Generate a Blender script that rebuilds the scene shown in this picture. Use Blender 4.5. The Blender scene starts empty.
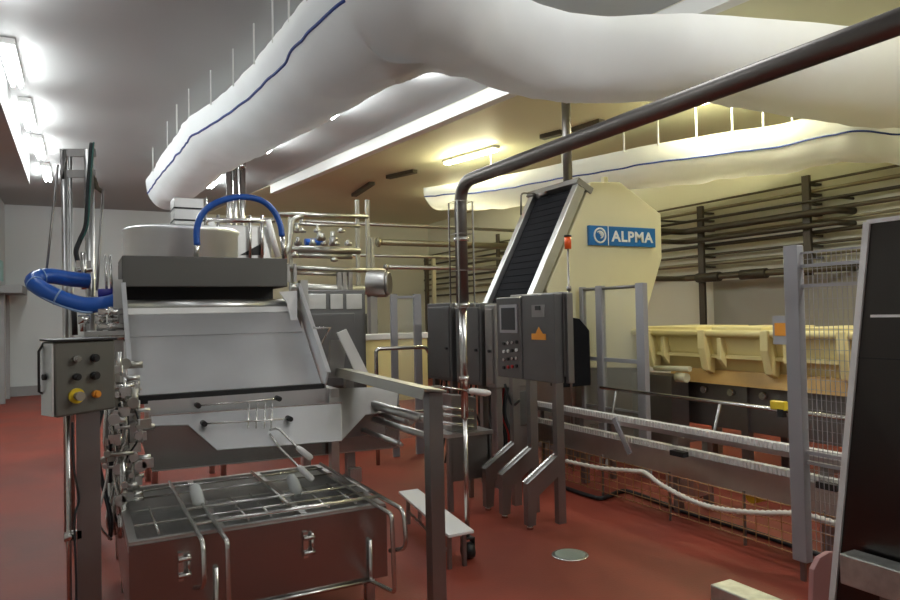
import bpy, bmesh, math, random
from mathutils import Vector, Matrix, noise
V = Vector
R = math.radians
random.seed(4)
S = bpy.context.scene
COL = S.collection

# ------------------------------------------------------------------ camera
CAM = V((0, 0, 1.65)); F = 700.0
TH, PH, RO = R(27.9), math.atan(15 / 700), R(1.2)
fw = V((math.sin(TH) * math.cos(PH), math.cos(TH) * math.cos(PH), math.sin(PH)))
r0 = V((math.cos(TH), -math.sin(TH), 0)); u0 = r0.cross(fw)
rt = r0 * math.cos(RO) - u0 * math.sin(RO); up = u0 * math.cos(RO) + r0 * math.sin(RO)
cd = bpy.data.cameras.new('camera'); cam = bpy.data.objects.new('camera', cd); COL.objects.link(cam)
cd.sensor_width = 36; cd.lens = 28; cd.clip_start = .05
cam.matrix_world = Matrix(((rt.x, up.x, -fw.x, CAM.x), (rt.y, up.y, -fw.y, CAM.y), (rt.z, up.z, -fw.z, CAM.z), (0, 0, 0, 1)))
S.camera = cam

# ------------------------------------------------------------------ world, exposure
w = bpy.data.worlds.new('world'); S.world = w; w.use_nodes = True
w.node_tree.nodes['Background'].inputs[0].default_value = (.6, .62, .65, 1)
w.node_tree.nodes['Background'].inputs[1].default_value = .15
S.view_settings.view_transform = 'Standard'; S.view_settings.look = 'None'
S.view_settings.gamma = 1; S.view_settings.exposure = -.2; S.view_settings.use_curve_mapping = False

def tube_or_fill_light(loc, power, col, parent=None, L=1.3):
    # row of three soft lights
    for dy in (-L / 3, 0, L / 3):
        ld = bpy.data.lights.new('tube_or_fill_light', 'POINT'); ld.shadow_soft_size = .09; ld.energy = power / 3; ld.color = col
        o = bpy.data.objects.new('tube_or_fill_light', ld); COL.objects.link(o); o.location = (loc[0], loc[1] + dy, loc[2])
        if parent: o.parent = parent
COOL = (.97, 1, 1); WARM = (1, .95, .58)
PW_L, PW_M, PW_R = 25, 30, 44
# unseen lights: rows continued out of frame, plus fill lights added for brightness
for y in (1.5, 4.0, 6.3): tube_or_fill_light((-.58, y, 4.2), PW_L, COOL)
for x, y in ((2.2, 2.0), (3.4, 6.6)): tube_or_fill_light((x, y, 4.2), PW_M * 1.8, COOL)  # added unseen, over and before the big duct, to brighten fabric and chute
tube_or_fill_light((4.6, 1.4, 4.2), PW_R * 5.2, (1, 1, .95))  # strong fill added out of frame to lift the cream machine and floor
for x, y in ((8.2, 2.2), (7.3, 13.3)): tube_or_fill_light((x, y, 4.2), PW_R, WARM)  # near one continues the right row; far one added, hidden by the smaller duct

# ------------------------------------------------------------------ helpers
def ray(px, py):
    return (fw * F + rt * (px - 450) + up * (300 - py)).normalized()
def P(px, py, X=None, Y=None, Z=None):
    d = ray(px, py)
    if X is not None: t = X / d.x
    elif Y is not None: t = Y / d.y
    else: t = (Z - CAM.z) / d.z
    return CAM + d * t

def fillet(pts, r, n=5, closed=False):
    pts = [V(p) for p in pts]
    if r <= 0: return pts
    out = []; N = len(pts)
    for i, p in enumerate(pts):
        if not closed and i in (0, N - 1): out.append(p); continue
        a = pts[i - 1]; b = pts[(i + 1) % N]
        la, lb = (a - p).length, (b - p).length
        k = min(r, la * .49, lb * .49)
        s, e = p + (a - p).normalized() * k, p + (b - p).normalized() * k
        for j in range(n + 1):
            t = j / n; out.append(s * (1 - t) ** 2 + p * 2 * t * (1 - t) + e * t * t)
    return out
def spline(pts, n=6):
    pts = [V(p) for p in pts]; out = []
    for i in range(len(pts) - 1):
        p0 = pts[max(i - 1, 0)]; p1 = pts[i]; p2 = pts[i + 1]; p3 = pts[min(i + 2, len(pts) - 1)]
        for j in range(n):
            t = j / n
            out.append(.5 * (2 * p1 + (p2 - p0) * t + (2 * p0 - 5 * p1 + 4 * p2 - p3) * t * t + (3 * p1 - p0 - 3 * p2 + p3) * t ** 3))
    return out + [pts[-1]]

class MB:
    def __init__(s): s.bm = bmesh.new()
    def prism(s, pts, ext):
        pts = [V(p) for p in pts]; ext = V(ext)
        a = [s.bm.verts.new(p) for p in pts]; b = [s.bm.verts.new(p + ext) for p in pts]
        s.bm.faces.new(a); s.bm.faces.new(b[::-1])
        for i in range(len(a)):
            j = (i + 1) % len(a); s.bm.faces.new((a[j], a[i], b[i], b[j]))
        return s
    def sheet(s, pts, th=.008):
        pts = [V(p) for p in pts]; n = V((0, 0, 0))
        for i in range(len(pts)):
            n += pts[i].cross(pts[(i + 1) % len(pts)])
        n = n.normalized()
        return s.prism([p - n * th / 2 for p in pts], n * th)
    def box(s, lo, hi):
        x0, y0, z0 = lo; x1, y1, z1 = hi
        return s.prism([(x0, y0, z0), (x1, y0, z0), (x1, y1, z0), (x0, y1, z0)], (0, 0, z1 - z0))
    def cbox(s, c, sz, rz=0):
        c = V(c); m = Matrix.Rotation(rz, 3, 'Z'); hx, hy, hz = sz[0] / 2, sz[1] / 2, sz[2] / 2
        return s.prism([c + m @ V((a * hx, b * hy, -hz)) for a, b in ((-1, -1), (1, -1), (1, 1), (-1, 1))], (0, 0, sz[2]))
    def bar(s, p, q, w, h=None, upv=(0, 0, 1)):
        p, q = V(p), V(q); h = h or w; d = (q - p).normalized(); u = V(upv)
        if abs(d.dot(u)) > .98: u = V((1, 0, 0))
        x = d.cross(u).normalized(); y = x.cross(d)
        return s.prism([p + x * a * w / 2 + y * b * h / 2 for a, b in ((-1, -1), (1, -1), (1, 1), (-1, 1))], q - p)
    def tube(s, pts, r, seg=10, closed=False):
        pts = [V(p) for p in pts]
        q = [pts[0]]
        for p in pts[1:]:
            if (p - q[-1]).length > 1e-5: q.append(p)
        pts = q; N = len(pts); rings = []; x = None
        for i in range(N):
            if closed: t = (pts[(i + 1) % N] - pts[i - 1]).normalized()
            else: t = (pts[min(i + 1, N - 1)] - pts[max(i - 1, 0)]).normalized()
            if x is None:
                x = t.cross(V((0, 0, 1))) if abs(t.z) < .95 else t.cross(V((1, 0, 0)))
            x = (x - t * x.dot(t)).normalized(); y = t.cross(x)
            rr = r[i] if isinstance(r, (list, tuple)) else r
            rings.append([s.bm.verts.new(pts[i] + (x * math.cos(k * 2 * math.pi / seg) + y * math.sin(k * 2 * math.pi / seg)) * rr) for k in range(seg)])
        for i in range(N if closed else N - 1):
            a, b = rings[i], rings[(i + 1) % N]
            for k in range(seg):
                f = s.bm.faces.new((a[k], a[(k + 1) % seg], b[(k + 1) % seg], b[k])); f.smooth = True
        if not closed:
            s.bm.faces.new(rings[0][::-1]); s.bm.faces.new(rings[-1])
        return s
    def cyl(s, p, q, r, seg=14, r2=None): return s.tube([p, q], [r, r2 if r2 is not None else r], seg)
    def lathe(s, c, prof, seg=28):
        c = V(c); rings = []
        for r, z in prof:
            rings.append([s.bm.verts.new(c + V((r * math.cos(k * 2 * math.pi / seg), r * math.sin(k * 2 * math.pi / seg), z))) for k in range(seg)])
        for a, b in zip(rings, rings[1:]):
            for k in range(seg):
                f = s.bm.faces.new((a[k], a[(k + 1) % seg], b[(k + 1) % seg], b[k])); f.smooth = True
        s.bm.faces.new(rings[0][::-1]); s.bm.faces.new(rings[-1])
        return s
    def build(s, name, mat, parent=None, bevel=0, label=None, loc=None):
        bmesh.ops.recalc_face_normals(s.bm, faces=s.bm.faces)
        base = V((0, 0, 0)); p = parent
        while p is not None: base += p.location; p = p.parent
        if loc is not None: base += V(loc)
        if base.length: bmesh.ops.translate(s.bm, verts=s.bm.verts, vec=-base)
        me = bpy.data.meshes.new(name); s.bm.to_mesh(me); s.bm.free()
        me.materials.append(mat); o = bpy.data.objects.new(name, me); COL.objects.link(o)
        if loc is not None: o.location = loc
        if parent: o.parent = parent
        if bevel:
            m = o.modifiers.new('bevel', 'BEVEL'); m.width = bevel; m.segments = 2; m.limit_method = 'ANGLE'; m.angle_limit = R(40)
        if label: o['label'] = label
        return o

def tag(o, label, cat, group=None, kind=None):
    o['label'] = label; o['category'] = cat
    if group: o['group'] = group
    if kind: o['kind'] = kind
    return o
def thing(name, loc, label, cat, group=None):
    o = bpy.data.objects.new(name, None); COL.objects.link(o); o.location = loc; o.empty_display_size = .1
    return tag(o, label, cat, group)
def copy_tree(o, parent=None):
    c = o.copy(); COL.objects.link(c)
    if parent: c.parent = parent
    for ch in list(o.children): copy_tree(ch, c)
    return c
def struct(mb, name, mat, bevel=0):
    o = mb.build(name, mat, bevel=bevel); o['kind'] = 'structure'; return o

# ------------------------------------------------------------------ materials
def mat(name, col, rough=.5, metal=0, var=0, scale=8, bump=0, bscale=40, emit=None, spec=.5, stretch=None, alpha=1, rvar=0, col2=None):
    m = bpy.data.materials.new(name); m.use_nodes = True; nt = m.node_tree; b = nt.nodes['Principled BSDF']
    b.inputs['Base Color'].default_value = (*col, 1); b.inputs['Roughness'].default_value = rough; b.inputs['Metallic'].default_value = metal
    b.inputs['Specular IOR Level'].default_value = spec; b.inputs['Alpha'].default_value = alpha
    tc = nt.nodes.new('ShaderNodeTexCoord'); mp = nt.nodes.new('ShaderNodeMapping'); nt.links.new(tc.outputs['Object'], mp.inputs[0])
    if stretch: mp.inputs['Scale'].default_value = stretch
    if var or rvar:
        n = nt.nodes.new('ShaderNodeTexNoise'); n.inputs['Scale'].default_value = scale; n.inputs['Detail'].default_value = 5
        nt.links.new(mp.outputs[0], n.inputs['Vector'])
        if var:
            cr = nt.nodes.new('ShaderNodeValToRGB'); c2 = col2 or tuple(c * (1 - var) for c in col)
            cr.color_ramp.elements[0].position = .35; cr.color_ramp.elements[1].position = .65
            cr.color_ramp.elements[0].color = (*c2, 1); cr.color_ramp.elements[1].color = (*[min(1, c * (1 + var * .4)) for c in col], 1)
            nt.links.new(n.outputs['Fac'], cr.inputs[0]); nt.links.new(cr.outputs[0], b.inputs['Base Color'])
        if rvar:
            mr = nt.nodes.new('ShaderNodeMapRange'); mr.inputs['To Min'].default_value = max(.03, rough - rvar); mr.inputs['To Max'].default_value = rough + rvar
            nt.links.new(n.outputs['Fac'], mr.inputs['Value']); nt.links.new(mr.outputs[0], b.inputs['Roughness'])
    if bump:
        n2 = nt.nodes.new('ShaderNodeTexNoise'); n2.inputs['Scale'].default_value = bscale; n2.inputs['Detail'].default_value = 3
        nt.links.new(mp.outputs[0], n2.inputs['Vector']); bp = nt.nodes.new('ShaderNodeBump'); bp.inputs['Strength'].default_value = bump; bp.inputs['Distance'].default_value = .01
        nt.links.new(n2.outputs['Fac'], bp.inputs['Height']); nt.links.new(bp.outputs[0], b.inputs['Normal'])
    if emit:
        b.inputs['Emission Color'].default_value = (*emit[0], 1); b.inputs['Emission Strength'].default_value = emit[1]
    return m
STEEL = mat('stainless_steel', (.62, .62, .61), .34, 1, var=.08, scale=4, rvar=.08, bump=.05, bscale=6)
SHEET = mat('brushed_stainless_sheet', (.74, .75, .76), .42, 1, var=.06, scale=2.5, rvar=.08, bump=.04, bscale=5)
TUBE = mat('polished_stainless_tube', (.62, .61, .59), .24, 1)
DKST = mat('dull_stainless', (.30, .29, .285), .45, 1, var=.1, scale=3, rvar=.06)
PIPEST = mat('brown_grey_steel_pipe', (.24, .225, .215), .42, 1)
SKIRT = mat('dark_mirror_sheet', (.36, .345, .335), .26, 1, bump=.04, bscale=4)
RACK = mat('greyish_rack_steel', (.42, .41, .37), .42, 1)
NOZ = mat('grey_white_nozzle', (.42, .44, .43), .4)
HOODM = mat('grey_hood_steel', (.13, .127, .118), .5, .6)
CABM = mat('grey_cabinet_steel', (.155, .155, .155), .42, .7, var=.08, scale=3)
GREYP = mat('grey_painted_post', (.35, .35, .37), .5, .2)
BOXM = mat('olive_grey_enclosure', (.17, .17, .15), .45, .6)
FLOORM = mat('red_resin_floor', (.235, .046, .028), .5, var=.32, scale=.9, bump=.12, bscale=60, rvar=.1, spec=.22)
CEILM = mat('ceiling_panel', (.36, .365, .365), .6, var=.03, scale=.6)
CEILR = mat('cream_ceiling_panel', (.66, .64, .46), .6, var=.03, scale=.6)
WALLM = mat('pale_wall_panel', (.58, .61, .62), .45)
CREAMW = mat('cream_wall_panel', (.66, .65, .50), .45)
CURBM = mat('grey_kerb', (.30, .30, .31), .7)
BEAMM = mat('white_beam_panel', (.8, .8, .78), .5)
FABM = mat('white_duct_fabric', (.88, .90, .92), .85, var=.05, scale=2, bump=.25, bscale=5)
nt = FABM.node_tree; tl = nt.nodes.new('ShaderNodeBsdfTranslucent'); tl.inputs[0].default_value = (.90, .92, .93, 1)
mx = nt.nodes.new('ShaderNodeMixShader'); mx.inputs[0].default_value = .42
nt.links.new(nt.nodes['Principled BSDF'].outputs[0], mx.inputs[1]); nt.links.new(tl.outputs[0], mx.inputs[2]); nt.links.new(mx.outputs[0], nt.nodes['Material Output'].inputs['Surface'])
BLUEL = mat('blue_duct_seam', (.02, .05, .25), .6)
CREAM = mat('cream_paint', (.70, .66, .44), .4, var=.04, scale=2)
TROUGHM = mat('cream_plastic_trough', (.88, .76, .36), .4, var=.06, scale=2)
TANM = mat('tan_lower_base', (.55, .33, .09), .5, var=.15, scale=3)  # mottled tan, more orange than the cream trough above
BELT = mat('black_ribbed_belt', (.012, .012, .014), .85, spec=.1)
BLACK = mat('black_rubber', (.012, .012, .013), .5)
BHOSE = mat('blue_hose', (.01, .09, .42), .35)
BHOSED = mat('blue_tape', (.25, .38, .6), .5)
SIGNB = mat('blue_sign_panel', (.012, .14, .40), .35)
WHITE = mat('white_plastic', (.78, .78, .77), .4)
OFFW = mat('offwhite_rope_hose', (.72, .68, .60), .6)
ORANGE = mat('orange_lens', (.75, .10, .02), .25)
AMBER = mat('amber_sticker', (.75, .30, .03), .5)
YELLOW = mat('yellow_plastic', (.75, .55, .03), .4)
REDP = mat('red_button', (.5, .02, .02), .35)
DARKP = mat('dark_polished_steel', (.085, .078, .075), .28, 1)
GALV = mat('scuffed_galvanised_steel', (.60, .61, .58), .5, 1, var=.2, scale=14)
PINK = mat('pink_plastic_sheet', (.50, .27, .26), .5)
SCREEN = mat('dark_screen', (.05, .055, .06), .2)
WIREM = mat('dark_cable', (.02, .025, .03), .5)
GREENC = mat('green_cable', (.02, .10, .09), .5)
TEAL = mat('pale_teal_sign', (.35, .62, .60), .5)
DRAINM = mat('drain_steel', (.30, .35, .32), .4, .6)
BROWN = mat('brown_steel_bracket', (.075, .06, .04), .5, .3)
PERSPEX = mat('clear_guard_panel', (.70, .72, .62), .15, alpha=.22)
STRAP = mat('pale_strap', (.62, .62, .60), .7)
LAMPM = mat('lit_white_tube', (1, 1, 1), .5, emit=((.93, 1, .98), 60))
LAMPW = mat('lit_warm_tube', (1, 1, 1), .5, emit=((1, .95, .60), 120))

# ------------------------------------------------------------------ room
ZC = 4.4; XL, XR, YB, YF = -1.5, 9.3, 18.9, -3.0
struct(MB().box((XL - .2, YF - .2, -.1), (XR + .2, YB + .2, 0)), 'floor', FLOORM)
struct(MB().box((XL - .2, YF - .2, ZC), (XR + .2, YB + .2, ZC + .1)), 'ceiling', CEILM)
struct(MB().box((XL - .2, YF, 0), (XL, YB, ZC)), 'wall_left', WALLM)
struct(MB().box((XR, YF, 0), (XR + .2, YB, ZC)), 'wall_right', CREAMW)
struct(MB().box((XL - .2, YB, 0), (XR + .2, YB + .2, ZC)), 'wall_back', WALLM)
struct(MB().box((XL - .2, YF - .2, 0), (XR + .2, YF, ZC)), 'wall_front', WALLM)
struct(MB().box((XL, YB - .12, 0), (XR, YB, .22)), 'baseboard_back', CURBM)
struct(MB().box((XR - .1, YF, 0), (XR, YB - .12, .22)), 'baseboard_right', CURBM)
struct(MB().box((XL, YF, 3.93), (-.70, 13.2, ZC)), 'trim_1', CEILM)
a, b = P(548, 83, Z=4.22), P(277, 194, Z=4.22); a2 = a + (a - b) * .6
dn = (a - b).normalized().cross(V((0, 0, 1))) * .14
struct(MB().prism([a2, b, b + dn, a2 + dn], (0, 0, ZC - 4.22)), 'trim_2', BEAMM)
da = (a - b).normalized(); c0 = b + dn; c1 = c0 + da * 20; c2 = c0 - da * 7
def cut(p, q, y): t = (y - p.y) / (q.y - p.y); return p + (q - p) * t
k0, k1 = cut(c0, c1, YF), cut(c0, c1, YB)
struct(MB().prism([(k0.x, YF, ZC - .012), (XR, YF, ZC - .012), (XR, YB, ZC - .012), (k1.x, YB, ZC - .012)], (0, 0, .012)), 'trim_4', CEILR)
struct(MB().box((k1.x, YB - .012, .22), (XR, YB, ZC - .012)), 'trim_5', CREAMW)
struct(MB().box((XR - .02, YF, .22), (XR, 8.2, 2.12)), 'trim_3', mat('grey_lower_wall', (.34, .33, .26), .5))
# door frame with canopy in the far left corner
d = MB(); d.box((XL, 17.2, 0), (XL + .12, 17.32, 2.3)).box((XL, 18.3, 0), (XL + .12, 18.42, 2.3)).box((XL, 17.0, 2.3), (XL + .45, 18.6, 2.46))
dr = struct(d, 'door_1', CURBM)
MB().box((XL, 17.32, 0), (XL + .05, 18.3, 2.3)).build('door_leaf', WALLM, dr)

# ------------------------------------------------------------------ ceiling lamps
def lamp(name, x, y, rz, lab, grp, m, power, col, L=1.3):
    t = thing(name, (x, y, ZC), lab, 'ceiling light', grp)
    t.rotation_euler = (0, 0, rz)
    def loc(mb, n, mt):
        o = mb.build(n, mt); o.parent = t; return o
    loc(MB().box((-.07, -L / 2, -.06), (.07, L / 2, 0)), 'lamp_housing', WHITE)
    loc(MB().cyl((-.035, -L / 2 + .03, -.085), (-.035, L / 2 - .03, -.085), .018).cyl((.035, -L / 2 + .03, -.085), (.035, L / 2 - .03, -.085), .018), 'tube', m)
    tube_or_fill_light((0, 0, -.2), power, col, t, L)
    return t
names = ['nearest', 'second', 'third', 'farthest']
for i, y in enumerate((8.5, 10.5, 12.4, 14.4)):
    lamp('ceiling_light', (-.60, -.57, -.53, -.5)[i], y, 0, 'glaring white fluorescent tube, %s of the four in the row along the left bulkhead' % names[i], 'fluorescent lamps in the left row', LAMPM, PW_L, COOL)
for (px, py), lab in (((215, 182), 'bright fluorescent lamp glowing beside the vertical pipes at the far duct end'),
                      ((275, 143), 'fluorescent lamp half seen past the lower edge of the big duct, farther one'),
                      ((345, 105), 'fluorescent lamp half seen past the big duct, nearer one above the white beam')):
    p = P(px, py, Z=4.32); lamp('ceiling_light', p.x, p.y, 0, lab, 'fluorescent lamps in the middle row', LAMPM, PW_M, COOL)
for (px, py), lab in (((470, 157), 'warm fluorescent ceiling lamp between the white beam and the overhead steel pipe'),
                      ((722, 97), 'warm fluorescent ceiling lamp seen just under the cross duct on the right')):
    p = P(px, py, Z=4.32); lamp('ceiling_light', p.x, p.y, R(12), lab, 'warm lamps on the right', LAMPW, PW_R, WARM)

# ------------------------------------------------------------------ fabric ducts
def duct(name, Ls, Rs, sags, lab, seam_s, strap_at, seam_end=1):
    root = thing(name, (Ls[0].x, Ls[0].y, ZC), lab, 'air duct', 'white fabric air ducts')
    n = 14; L = spline(Ls, n); Rr = spline(Rs, n); sg = [p.x for p in spline([V((s, 0, 0)) for s in sags], n)]
    mb = MB(); K = 30; rings = []; seam = []
    for i, (l, r) in enumerate(zip(L, Rr)):
        ring = []
        for k in range(K + 1):
            s = k / K; q = l.lerp(r, .5 - .5 * math.cos(math.pi * s)); q = q - V((0, 0, sg[i] * math.sin(math.pi * s) ** .85))
            nz = noise.noise(V((q.x * 1.2, q.y * 1.2, q.z * 3))) * .045 + (abs(noise.noise(V((q.x * 2.6, q.y * 2.6, q.z * 2)))) - .2) * .05
            q = q + V((0, 0, nz)) * math.sin(math.pi * s) + (l - r).normalized() * nz * .6
            ring.append(q)
        c = sum(ring, V((0, 0, 0))) / len(ring)
        kk = seam_s * K; k0 = int(kk); sp = ring[k0].lerp(ring[k0 + 1], kk - k0); seam.append(sp + (sp - c).normalized() * .004)
        rings.append([mb.bm.verts.new(q) for q in ring])
    for a, b in zip(rings, rings[1:]):
        for k in range(len(a) - 1):
            f = mb.bm.faces.new((a[k], a[k + 1], b[k + 1], b[k])); f.smooth = True
    mb.bm.faces.new(rings[0]); mb.bm.faces.new(rings[-1][::-1])
    mb.build('duct_fabric', FABM, root)
    MB().tube(seam[:int(len(seam) * seam_end)], .012, 6).build('seam', BLUEL, root, label='thin blue seam line')
    for f in strap_at:
        x = f * (len(L) - 1); i = int(x); q = L[i].lerp(L[min(i + 1, len(L) - 1)], x - i)
        MB().bar(q - V((0, 0, .03)), (q.x, q.y, ZC), .022, .012).build('strap', STRAP, root)
    return root
ze = 4.05
Ls = [P(px, py, Z=ze) for px, py in ((146, 181), (168, 146), (186, 121), (225, 91), (262, 52), (292, 15), (325, -24))]
Rs = [p + V((wd, .05, 0)) for p, wd in zip(Ls, (0.71, 0.82, 0.91, 0.98, 1.03, 1.05, 1.09))]
Ls += [V((1.62, 4.29, ze)), V((1.81, 3.91, ze)), V((2.26, 3.94, ze)), V((2.95, 4.34, ze)), V((3.71, 4.41, ze)), V((4.61, 3.94, ze)), V((6.86, 3.43, ze)), V((9.83, 2.97, ze))]
Rs += [V((2.63, 5.71, ze)), V((2.67, 5.54, ze)), V((2.77, 5.43, ze)), V((3.14, 5.37, ze)), V((3.94, 5.28, ze)), V((5.03, 4.97, ze)), V((7.20, 4.69, ze)), V((10.06, 4.23, ze))]
sags = [0.48, 0.49, 0.50, 0.50, 0.51, 0.53, 0.53, 0.50, 0.48, 0.48, 0.50, 0.53, 0.53, 0.57, 0.57]
duct('fabric_duct', Ls, Rs, sags, 'huge white fabric air duct bending across the top of the hall above the overhead pipe', .13,
     [.03, .07, .11, .15, .19, .23, .27, .31, .35, .39, .43], .47)
ze = 3.95
Ls = [P(px, py, Z=ze) for px, py in ((424, 188), (500, 176), (600, 155), (660, 143), (720, 133), (770, 126), (815, 116), (860, 107), (905, 110), (935, 104))]
dd = (Ls[-1] - Ls[0]).normalized(); nn = V((-dd.y, dd.x, 0))
if nn.x < 0: nn = -nn
Rs = [p + nn * .82 for p in Ls]
duct('fabric_duct', Ls, Rs, [.36, .45, .5, .53, .55, .54, .53, .58, .6, .6], 'smaller sagging fabric air duct with blue seam behind and above the tall cream machine', .14,
     [.1, .18, .26, .33, .40, .47, .54, .61, .68, .75, .82, .9])

# ------------------------------------------------------------------ overhead steel pipe on a wheeled drop leg
t = thing('overhead_pipe', (2.31, 4.25, 0), 'long overhead stainless pipe with elbow and vertical drop ending in a black castor', 'pipe')
e = P(460, 183, X=2.31)
top = [V((2.31, .8, e.z)), V((2.31, e.y, e.z)), V((2.31, e.y, 1.72))]
MB().tube(fillet(top, .16, 7), .043, 16).build('main_pipe', PIPEST, t)
MB().cyl((2.31, e.y, 1.74), (2.31, e.y, .95), .027).build('lower_tube', TUBE, t, label='slimmer bright lower tube')
MB().cyl((2.31, e.y, .95), (2.31, e.y, .14), .016).build('support_rod', TUBE, t)
for z in (1.2, 1.70, 2.15): MB().cyl((2.31, e.y, z), (2.31, e.y, z + .03), .053 if z > 1.5 else .036, 16).build('pipe_clamp', TUBE, t)
fk = MB().box((2.27, e.y - .03, .05), (2.277, e.y + .03, .14)).box((2.343, e.y - .03, .05), (2.35, e.y + .03, .14)).box((2.27, e.y - .03, .135), (2.35, e.y + .03, .145)).build('castor_fork', BLACK, t)
cw = MB().cyl((2.28, e.y, .055), (2.34, e.y, .055), .055, 18).build('castor_wheel', BLACK, fk)
g = MB()
for dx, dy in ((-.06, -.06), (.06, -.06), (.06, .06), (-.06, .06)): g.bar((2.31 + dx, e.y + dy, 1.7), (2.31 + dx, e.y + dy, 2.42), .009)
for z in (1.7, 1.95, 2.2, 2.42): g.tube([(2.31 - .06, e.y - .06, z), (2.31 + .06, e.y - .06, z), (2.31 + .06, e.y + .06, z), (2.31 - .06, e.y + .06, z)], .005, 6, True)
g.build('wire_cage', TUBE, t)

# ------------------------------------------------------------------ the moulding machine in the foreground
M = thing('moulding_machine', (.9, 4.6, 0), 'large stainless cheese machine with dark hood, sloping chute and low draining table in the foreground', 'machine')
XA, XB = .27, 1.50
h = MB().box((XA, 5.5, 1.90), (XB - .04, 5.53, 2.125)); h.box((XA + .001, 5.53, 2.10), (XB - .04, 6.1, 2.125)); h.box((XA, 5.53, 1.90), (XA + .02, 6.1, 2.1)); h.box((XB - .06, 5.53, 1.90), (XB - .04, 6.1, 2.1))
h.build('hood', HOODM, M, .008, 'dark grey hood panel')
MB().box((XA + .02, 5.9, 1.5), (XB - .06, 5.95, 2.1)).build('dark_slot_backing', BLACK, M, label='black backing standing for the darkness in the hood slot')  # black sheet added so the open slot under the hood reads dark
MB().cyl((XA + .02, 5.5, 1.755), (XB - .0, 5.5, 1.755), .05, 24).build('roller', STEEL, M)
MB().sheet([(XA + .02, 5.452, 1.742), (XB, 5.452, 1.742), (XB, 5.43, 1.70), (XA + .02, 5.43, 1.70)], .012).build('edge_strip', WHITE, M, label='white strip along the top of the chute')
c1, c2, c3 = (5.50, 1.78), (5.27, 1.55), (4.86, 1.18)
MB().sheet([(XA + .02, 5.46, 1.72), (XB, 5.46, 1.72), (XB, 5.25, 1.545), (XA + .02, 5.25, 1.545)]).build('upper_chute_plate', SHEET, M)
MB().sheet([(XA + .02, 5.29, 1.567), (XB + .02, 5.29, 1.567), (XB + .02, 4.86, 1.18), (XA + .02, 4.86, 1.18)]).build('chute_plate', SHEET, M)
MB().cbox(((XA + XB) / 2 + .02, 4.845, 1.155), (XB - XA + .02, .06, .05)).build('chute_seal', BLACK, M, label='black sealing strip')
for X, n in ((XA - .0, 1), (XB + .03, 2)):
    s = MB().prism([(X, 5.56, 1.80), (X, 5.44, 1.92), (X, 4.74, 1.27), (X, 4.84, 1.14)], (.012, 0, 0))
    s.bar((X + .006, 5.46, 1.925), (X + .006, 4.735, 1.265), .03, .012)
    s.build('chute_side', SHEET, M)
MB().sheet([P(279, 292, Y=5.42), P(297, 291, Y=5.42), P(297, 329, Y=5.34), P(292, 328, Y=5.34), P(287, 303, Y=5.40)], .012).build('hood_bracket', WHITE, M, label='white bracket plate under the hood corner')
# side frames
for X in (XA - .06, XB + .05):
    f = MB().box((X, 5.45, .0), (X + .06, 5.53, 1.95)).box((X + .002, 4.75, 0), (X + .058, 4.82, 1.08)).box((X, 4.74, 1.08), (X + .06, 5.45, 1.15)); f.build('side_frame', STEEL, M)
# receiving trough: back strip, front apron, side wing
MB().sheet([P(148, 401, Y=4.80), P(331, 388, Y=4.80), P(331, 412, Y=4.80), P(149, 424, Y=4.80)]).build('trough_back', SHEET, M)
ap = [P(151, 417, Y=4.70), P(341, 404, Y=4.70), P(342, 441, Y=4.50), P(217, 450, Y=4.50), P(188, 425, Y=4.62), P(152, 426, Y=4.66)]
z0, z1 = ap[0].z, ap[3].z
def onap(px, py, ya=4.70, za=None):
    # apron plane: slopes outward and down from (4.70, z0) to (4.46, z1)
    d = ray(px, py); k = (4.70 - 4.46) / (z0 - z1)
    t = (4.70 - k * z0 + k * CAM.z) / (d.y - k * d.z); return CAM + d * t
ap = [onap(*q) for q in ((151, 417), (341, 404), (342, 441), (217, 450), (188, 425), (152, 426))]
MB().sheet(ap, .01).build('apron', SHEET, M, .002)
MB().bar(onap(150, 416), onap(342, 403), .014, .014).build('apron_lip', TUBE, M)
MB().sheet([onap(*q) + V((0, .012, 0)) for q in ((330, 404), (330, 389), (399, 387), (397, 411), (366, 415), (342, 441), (330, 441))], .008).build('side_wing', STEEL, M)
MB().sheet([P(134, 423, Y=4.86), P(400, 405, Y=4.86), P(398, 447, Y=4.86), P(152, 471, Y=4.86)]).build('front_panel', SKIRT, M)
MB().bar(P(152, 471, Y=4.855), P(398, 447, Y=4.855), .012, .01).build('panel_lip', TUBE, M)
# dosing rods and pins on the apron
for (x0, y0), (x1, y1) in (((197, 408), (277, 401)), ((203, 426), (288, 421))):
    a, b = onap(x0, y0) + V((0, -.05, .02)), onap(x1, y1) + V((0, -.05, .02))
    gr = MB().tube([a, a.lerp(b, .6), b], .006, 8).build('guide_rod', TUBE, M)
    for q in (a, b): MB().cyl(q + V((0, -.02, 0)), q + V((0, .06, 0)), .017, 14).build('rod_knob', BLACK, gr)
for px in (246, 254, 262, 269):
    MB().tube([onap(px, 427) + V((0, -.06, 0)), onap(px + 1, 406) + V((0, -.06, .02))], .006, 8).build('pin', TUBE, M)
for p in ([P(270, 430, Y=4.50), P(278, 428, Y=4.45), P(297, 447, Y=4.38), P(312, 459, Y=4.33)], [P(270, 434, Y=4.50), P(279, 447, Y=4.42), P(298, 466, Y=4.33), P(313, 480, Y=4.28)]):
    l = MB().tube(fillet(p[:3] + [p[2].lerp(p[3], .2)], .03), .008, 8).build('lever', TUBE, M)
    MB().tube([p[2], p[2].lerp(p[3], .25), p[2].lerp(p[3], .85), p[3]], [.014, .02, .021, .014], 12).build('lever_handle', WHITE, l, label='white lever grip')
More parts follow.
